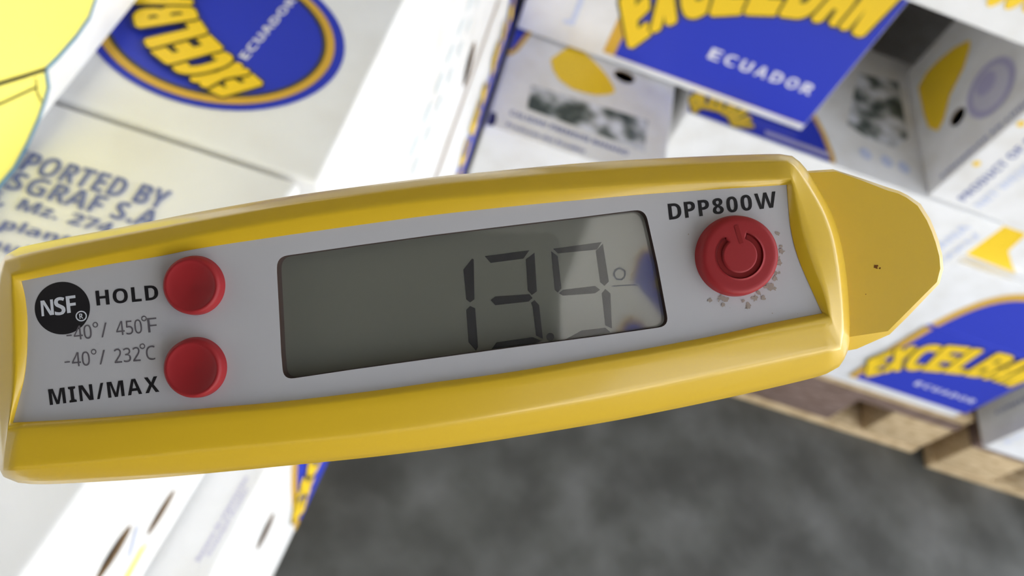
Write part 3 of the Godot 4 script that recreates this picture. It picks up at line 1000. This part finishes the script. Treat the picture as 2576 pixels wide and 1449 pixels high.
	for i in r3.size():
		# the lower flank falls away further before it turns under
		var under := smoothstep(72.0, 90.0, float(i)) * (1.0 - smoothstep(140.0, 156.0, float(i)))
		r3[i].z -= 0.0004 * under
	var r4 := at_z(ring(rim), -4.4, 1.017)
	var r5 := at_z(ring(rim), -8.0, 1.0)
	var r6 := at_z(ring(rim), -11.5, 0.90)
	var r7 := at_z(ring(rim), -12.5, 0.75)
	var st := surf()
	st.set_smooth_group(1)
	skin(st, [r0, r1])
	st.set_smooth_group(2)
	skin(st, [r1, mix_ring(r1, r2, 0.8), mix_ring(r2, r3, 0.06, -0.03), mix_ring(r2, r3, 0.3), mix_ring(r2, r3, 0.86), mix_ring(r2, r3, 0.95, -0.02), mix_ring(r3, r4, 0.04, 0.02), mix_ring(r3, r4, 0.16, 0.10), mix_ring(r3, r4, 0.45, 0.25), mix_ring(r3, r4, 0.75, 0.25), r4, r5, r6, r7])
	st.set_smooth_group(3)
	for i in r7.size():
		tri(st, r7[i], r7[(i + 1) % r7.size()], Vector3(0, 0, -0.0125), Vector3.FORWARD)
	var body := done(st, "body", "yellow_plastic", t)
	body.set_meta("label", "bright yellow moulded body")

	# cap at the right end
	st = surf()
	var cap_top := mm([V(38.24, 9.3), V(40.65, 9.71), V(44.96, 9.36), V(47.6, 8.02), V(50.19, 6.6), V(51.25, 6.15), V(52.05, 5.62), V(53.16, 4.57), V(53.93, 2.88), V(54.3, 1.6), V(54.55, 0.43), V(54.75, -1.1), V(54.69, -2.43), V(54.12, -3.82), V(52.97, -4.7), V(50.5, -6.6), V(48.23, -8.34), V(44.17, -8.41), V(38.24, -8.62)])
	var cap_low := mm([V(38.24, 9.9), V(40.65, 10.15), V(45.5, 9.82), V(48.4, 8.45), V(51.35, 6.99), V(52.4, 6.5), V(53.29, 5.89), V(54.52, 4.8), V(55.35, 3.02), V(55.7, 1.7), V(55.97, 0.46), V(56.15, -1.1), V(56.06, -2.6), V(55.42, -4.15), V(54.14, -5.16), V(51.6, -7.2), V(49.28, -8.95), V(45.5, -10.05), V(38.81, -10.38)])
	var n := cap_top.size()
	var ca := []
	var cb := []
	var cd := []
	for i in n:
		ca.append(Vector3(cap_top[i].x, cap_top[i].y, -0.0038))
		cb.append(Vector3(cap_low[i].x, cap_low[i].y, -0.0056))
		cd.append(Vector3(cap_low[i].x, cap_low[i].y, -0.0095))
	st.set_smooth_group(1)
	var ti := cut_up(cap_top)
	for i in range(0, ti.size(), 3):
		tri(st, ca[ti[i]], ca[ti[i + 1]], ca[ti[i + 2]], Vector3.BACK)
	var mid3 := Vector3(0.045, 0, -0.0056)
	for i in n:
		var j := (i + 1) % n
		var o: Vector3 = (ca[i] + ca[j]) * 0.5 - mid3
		st.set_smooth_group(2)
		quad(st, ca[i], cb[i], cb[j], ca[j], Vector3(o.x, o.y, 0.004))
		st.set_smooth_group(3)
		quad(st, cb[i], cd[i], cd[j], cb[j], Vector3(o.x, o.y, 0))
	st.set_smooth_group(4)
	for i in range(0, ti.size(), 3):
		tri(st, cd[ti[i]], cd[ti[i + 1]], cd[ti[i + 2]], Vector3.FORWARD)
	var cap := done(st, "end_cap", "yellow_plastic", t)
	mat("brown_speck", Color(0.45, 0.27, 0.09), 0.8, 0.3)
	var specks := RandomNumberGenerator.new()
	specks.seed = 3
	st = surf()
	for q in [[47.9, -1.3, 0.28], [48.25, -1.55, 0.14], [46.4, -4.1, 0.07]]:
		var p := PackedVector2Array()
		for i in 11:
			p.append((Vector2(q[0], q[1]) + Vector2.from_angle(TAU * i / 11.0) * q[2] * specks.randf_range(0.4, 1.1)) * 0.001)
		fill(st, flat_sheet(), p, -0.00377)
	var sp := done(st, "speck", "brown_speck", cap)
	sp.set_meta("kind", "stuff")

	# face panel with the window cut out of it
	var win := round_corners(mm([V(-14.45, 7.78), V(-5.96, 7.88), V(1.65, 7.92), V(10.22, 7.84), V(16.35, 7.76), V(23.4, 7.72), V(23.55, 6.3), V(23.94, 2), V(24.28, -4.44), V(16.78, -4.52), V(8.2, -4.52), V(0.59, -4.56), V(-8.33, -4.62), V(-15.42, -4.74), V(-15.3, -2.06), V(-14.95, 2.3), V(-14.65, 6.2)]), 0.0011)
	var outer := PackedVector2Array()
	for p in rp:
		outer.append(p * 0.001)
	var s := flat_sheet()
	# bridge outline and window into one polygon
	var bi := 0
	for i in outer.size():
		if outer[i].distance_to(win[0]) < outer[bi].distance_to(win[0]):
			bi = i
	var poly := PackedVector2Array()
	for i in outer.size() + 1:
		poly.append(outer[(bi + i) % outer.size()])
	for i in win.size() + 1:
		poly.append(win[(win.size() - i) % win.size()] + Vector2(1e-6, 0))
	var ix := cut_up(poly)
	st = surf()
	for i in range(0, ix.size(), 3):
		tri(st, Vector3(poly[ix[i]].x, poly[ix[i]].y, 0), Vector3(poly[ix[i + 1]].x, poly[ix[i + 1]].y, 0), Vector3(poly[ix[i + 2]].x, poly[ix[i + 2]].y, 0), Vector3.BACK)
	var face_panel := done(st, "face_panel", "panel_film", t)
	# walls of the window
	st = surf()
	for i in win.size():
		var a := win[i]
		var b := win[(i + 1) % win.size()]
		var inw := -(a + b) * 0.5
		quad(st, Vector3(a.x, a.y, 0), Vector3(b.x, b.y, 0), Vector3(b.x, b.y, -0.0016), Vector3(a.x, a.y, -0.0016), Vector3(inw.x, inw.y, 0))
	done(st, "window_edge", "panel_edge", t)
	# grime rubbed into the panel
	var rng := RandomNumberGenerator.new()
	rng.seed = 5
	st = surf()
	for k in 26:
		var ang := rng.randf_range(-2.4, 0.4)
		var rad := rng.randf_range(4.3, 5.0 + 0.5 * absf(sin(ang)))
		blot(st, s, Vector2(31.92 + cos(ang) * rad, 1.77 + sin(ang) * rad) * 0.001, rng.randf_range(0.00015, 0.00042), rng, k)
	for k in 12:
		var cpt := Vector2(rng.randf_range(25, 39), rng.randf_range(-5.2, 8.0)) * 0.001
		if cpt.distance_to(Vector2(0.03192, 0.00177)) > 0.0046:
			blot(st, s, cpt, rng.randf_range(0.00004, 0.00011), rng, 30 + k)
	var gm := done(st, "grime", "grime", face_panel)
	gm.set_meta("kind", "stuff")

	# display
	st = surf()
	var idx := cut_up(win)
	for i in range(0, idx.size(), 3):
		var q: Array[Vector3] = []
		for k in 3:
			q.append(Vector3(win[idx[i + k]].x * 1.01, win[idx[i + k]].y * 1.02, -0.0015))
		tri(st, q[0], q[1], q[2], Vector3.BACK)
	var scr := done(st, "display_screen", "lcd", t)
	var digit_one := [[V(5.19, 5.08), V(4.15, 4.06), V(4.03, 0.97), V(4.39, 0.59), V(4.89, 0.85), V(5.35, 4.98)], [V(4.35, 0.22), V(3.89, -0.13), V(3.69, -3.5), V(4.35, -4.46), V(4.6, -4.12), V(4.84, -0.09)]]
	var digit_three := [[V(6.53, 5.15), V(11.21, 5.16), V(10.49, 4.38), V(7.05, 4.38)], [V(11.71, 4.85), V(11.43, 0.82), V(10.85, 0.52), V(10.5, 1.03), V(10.72, 4.27)], [V(6.54, 0.55), V(7.08, 0.86), V(10.62, 0.64), V(10.89, 0.19), V(10.43, -0.12), V(6.96, -0.04)], [V(11.07, -0.04), V(11.48, -0.64), V(11.4, -4.15), V(10.75, -3.73), V(10.77, -0.71), V(10.66, -0.28)], [V(5.96, -4.51), V(6.58, -3.89), V(10.36, -3.84), V(11.29, -4.34), V(10.63, -4.54)]]
	var digit_nine := [[V(13.68, 5), V(18.78, 5.03), V(18.19, 4.32), V(14.1, 4.45)], [V(13.44, 4.78), V(14.06, 4.16), V(14, 0.81), V(13.57, 0.42), V(13.28, 0.74)], [V(18.88, 4.85), V(18.98, 0.86), V(18.47, 0.47), V(18.07, 0.9), V(18.04, 4.18)], [V(13.68, 0.32), V(14.14, 0.63), V(17.49, 0.6), V(17.97, 0.13), V(17.39, -0.17), V(14.06, 0.02)], [V(18.51, 0.14), V(18.98, -0.38), V(18.66, -4.03), V(18.01, -3.61), V(18.08, -0.26)], [V(13.69, -4.52), V(14.53, -4.2), V(15.5, -3.82), V(17.98, -3.85), V(18.45, -4.37), V(17.72, -4.5)]]
	for d in [digit_one, digit_three, digit_nine]:
		st = surf()
		for seg in d:
			fill(st, s, mm(seg), -0.00147)
		done(st, "digit", "lcd_ink", scr)
	patch(s, ellipse(Vector2(12.19, -4.05) * 0.001, 0.00042, 0.00042, 20), "decimal_point", "lcd_ink", scr, -0.00147)
	st = surf()
	stroke(st, s, ellipse(Vector2(20.18, 1.49) * 0.001, 0.00058, 0.00058, 32), 0.00018, -0.00147, true)
	stroke(st, s, PackedVector2Array([Vector2(0.01924, 0.00033), Vector2(0.02166, 0.00018)]), 0.00012, -0.00147)
	done(st, "degree_mark", "lcd_faint", scr)
	st = surf()
	for i in range(0, idx.size(), 3):
		tri(st, Vector3(win[idx[i]].x, win[idx[i]].y, -0.0007), Vector3(win[idx[i + 1]].x, win[idx[i + 1]].y, -0.0007), Vector3(win[idx[i + 2]].x, win[idx[i + 2]].y, -0.0007), Vector3.BACK)
	done(st, "display_window", "clear_plastic", t)

	# buttons
	button(t, Vector2(-23.05, 5.98), 3.08, "hold button, smaller and dished", false)
	button(t, Vector2(-24.02, -2.32), 3.14, "lower small button, dished", false)
	button(t, Vector2(31.92, 1.77), 4.18, "large power button with a power symbol", true)

	# print on the panel
	st = surf()
	spaced(st, s, "HOLD", V(-33.3, 5.25), V(-26.95, 5.05), 1.5, font_bold, 0.06)
	spaced(st, s, "MIN/MAX", V(-39.35, -4.18), V(-28.1, -4.28), 1.6, font_bold, 0.03)
	spaced(st, s, "DPP800W", V(25.73, 6.3), V(36.8, 6.15), 1.62, font_bold, 0.03)
	done(st, "button_lettering", "print_black", face_panel)
	st = surf()
	temper(st, s, "40", "450", "F", V(-36.78, 2.06), V(-27.4, 1.81))
	temper(st, s, "40", "232", "C", V(-37.33, -0.6), V(-27.7, -1.0))
	done(st, "range_lettering", "print_grey", face_panel)
	var emblem := patch(s, ellipse(Vector2(-36.81, 5.45) * 0.001, 0.00282, 0.00268, 56), "round_emblem", "print_black", face_panel, 0.00002)
	st = surf()
	word(st, s, "N", font_bold, Vector2(-0.03900, 0.00490), Vector2(-0.03772, 0.00490), Vector2(-0.03893, 0.00648), 0.00004)
	word(st, s, "S", font_bold, Vector2(-0.03763, 0.00478), Vector2(-0.03652, 0.00478), Vector2(-0.03758, 0.00660), 0.00004)
	word(st, s, "F", font_bold, Vector2(-0.03638, 0.00488), Vector2(-0.03538, 0.00488), Vector2(-0.03633, 0.00660), 0.00004)
	done(st, "emblem_lettering", "print_silver", emblem)
	st = surf()
	stroke(st, s, ellipse(Vector2(-0.03500, 0.00440), 0.00052, 0.00048, 28), 0.00013, 0.00004, true)
	word(st, s, "R", font_bold, Vector2(-0.03520, 0.00414), Vector2(-0.03482, 0.00414), Vector2(-0.03520, 0.00466), 0.00004)
	done(st, "registered_mark", "print_silver", emblem)

	# probe, stuck through the side of the upper left carton
	st = surf()
	var prof := [[-0.0400, 0.0042], [-0.0480, 0.0042], [-0.0505, 0.0034], [-0.0530, 0.0019], [-0.1400, 0.0019], [-0.1520, 0.0013], [-0.1700, 0.0013], [-0.1740, 0.0002]]
	for k in prof.size() - 1:
		for i in 20:
			var a0 := TAU * i / 20.0
			var a1 := TAU * (i + 1) / 20.0
			var f := func(p: Array, a: float) -> Vector3: return Vector3(p[0], cos(a) * p[1] - 0.0012, sin(a) * p[1] - 0.0065)
			quad(st, f.call(prof[k], a0), f.call(prof[k + 1], a0), f.call(prof[k + 1], a1), f.call(prof[k], a1), Vector3(0, cos((a0 + a1) / 2), sin((a0 + a1) / 2)))
	done(st, "probe", "steel", t)

func blot(st: SurfaceTool, s: Dictionary, c: Vector2, r: float, rng: RandomNumberGenerator, k: int) -> void:
	var p := PackedVector2Array()
	for i in 13:
		p.append(c + Vector2.from_angle(TAU * i / 13.0) * r * rng.randf_range(0.35, 1.15))
	fill(st, s, p, 0.00002 + k * 0.000002)

# letters set one by one along a baseline (mm), each as wide as its font gives it
func spaced(st: SurfaceTool, s: Dictionary, text: String, a: Vector2, b: Vector2, h: float, f: Font, gap: float) -> void:
	var widths := []
	var total := 0.0
	var space := (b - a).length() * gap
	for ch in text:
		var w: float = glyph(ch, f).aspect
		if ch == "/":
			w *= 0.9
		widths.append(w)
		total += w
	var k := ((b - a).length() - space * (text.length() - 1)) / total
	var d := (b - a).normalized()
	var x := 0.0
	for i in text.length():
		var p := a + d * x
		var q: Vector2 = p + d * widths[i] * k
		word(st, s, text[i], f, p * 0.001, q * 0.001, (p + Vector2(-d.y, d.x) * h) * 0.001, 0.00003)
		x += widths[i] * k + space

func temper(st: SurfaceTool, s: Dictionary, low: String, high: String, unit: String, a: Vector2, b: Vector2) -> void:
	var d := (b - a).normalized()
	var up := Vector2(-d.y, d.x)
	var h := 1.45
	var at := func(x: float, y: float) -> Vector2: return (a + d * x + up * y) * 0.001
	var put_word := func(text: String, x0: float, x1: float) -> void:
		word(st, s, text, font_plain, at.call(x0, 0.0), at.call(x1, 0.0), at.call(x0, h), 0.00003)
	stroke(st, s, PackedVector2Array([at.call(0.0, 0.55), at.call(0.55, 0.55)]), 0.00013, 0.00003)
	put_word.call(low, 0.75, 2.6)
	stroke(st, s, ellipse(at.call(3.05, h - 0.1), 0.00023, 0.00023, 18), 0.00011, 0.00003, true)
	put_word.call("/", 3.55, 4.2)
	put_word.call(high, 5.1, 7.75)
	stroke(st, s, ellipse(at.call(8.05, h + 0.02), 0.00023, 0.00023, 18), 0.00011, 0.00003, true)
	put_word.call(unit, 8.35, 9.3)

func button(t: Node3D, c: Vector2, r: float, label: String, power: bool) -> void:
	var st := surf()
	var na := 96
	var radii := [0.0, 0.08, 0.16, 0.24, 0.32, 0.38, 0.42, 0.44, 0.50, 0.56, 0.58, 0.64, 0.72, 0.80, 0.86, 0.91, 0.955, 0.985, 1.0]
	var top := 1.5 if power else 1.25
	var height := func(f: float, a: float) -> float:
		var z := top
		if power:
			z += 0.12 * (1.0 - f * f)
		else:
			z -= 0.6 * pow(maxf(0.0, 1.0 - f / 0.84), 0.6)
		if f > 0.84:
			z -= 0.75 * (1.0 - sqrt(maxf(0.0, 1.0 - pow((f - 0.84) / 0.16, 2.0))))
		if power and f > 0.43 and f < 0.57 and absf(wrapf(a - 1.62, -PI, PI)) > 0.5:
			z -= 0.3
		return z
	var rings := []
	for f in radii:
		var rr := []
		for i in na:
			var a := TAU * i / na
			rr.append(Vector3(c.x + cos(a) * f * r * 0.965, c.y + sin(a) * f * r * 0.965, height.call(f, a)) * 0.001)
		rings.append(rr)
	var foot := []
	for i in na:
		var a := TAU * i / na
		foot.append(Vector3(c.x + cos(a) * r, c.y + sin(a) * r, -0.3) * 0.001)
	rings.append(foot)
	st.set_smooth_group(1)
	for k in rings.size() - 1:
		for i in na:
			var j := (i + 1) % na
			var o: Vector3 = rings[k + 1][i] - Vector3(c.x, c.y, 0) * 0.001
			quad(st, rings[k][i], rings[k + 1][i], rings[k + 1][j], rings[k][j], Vector3(o.x, o.y, 0.004 if k < rings.size() - 2 else 0.0))
	var b := done(st, "button", "red_rubber", t)
	b.set_meta("label", label)
	if power:
		st = surf()
		var s := flat_sheet()
		var arc := PackedVector2Array()
		for i in 49:
			var a := 1.62 + 0.52 + (TAU - 1.04) * i / 48.0
			arc.append(Vector2(c.x + cos(a) * r * 0.965 * 0.5, c.y + sin(a) * r * 0.965 * 0.5) * 0.001)
		stroke(st, s, arc, 0.00048, (top - 0.16) * 0.001)
		stroke(st, s, PackedVector2Array([Vector2(c.x - 0.02, c.y + 3.0) * 0.001, Vector2(c.x + 0.28, c.y + 1.15) * 0.001]), 0.00042, (top + 0.125) * 0.001)
		done(st, "power_symbol", "red_symbol", b)
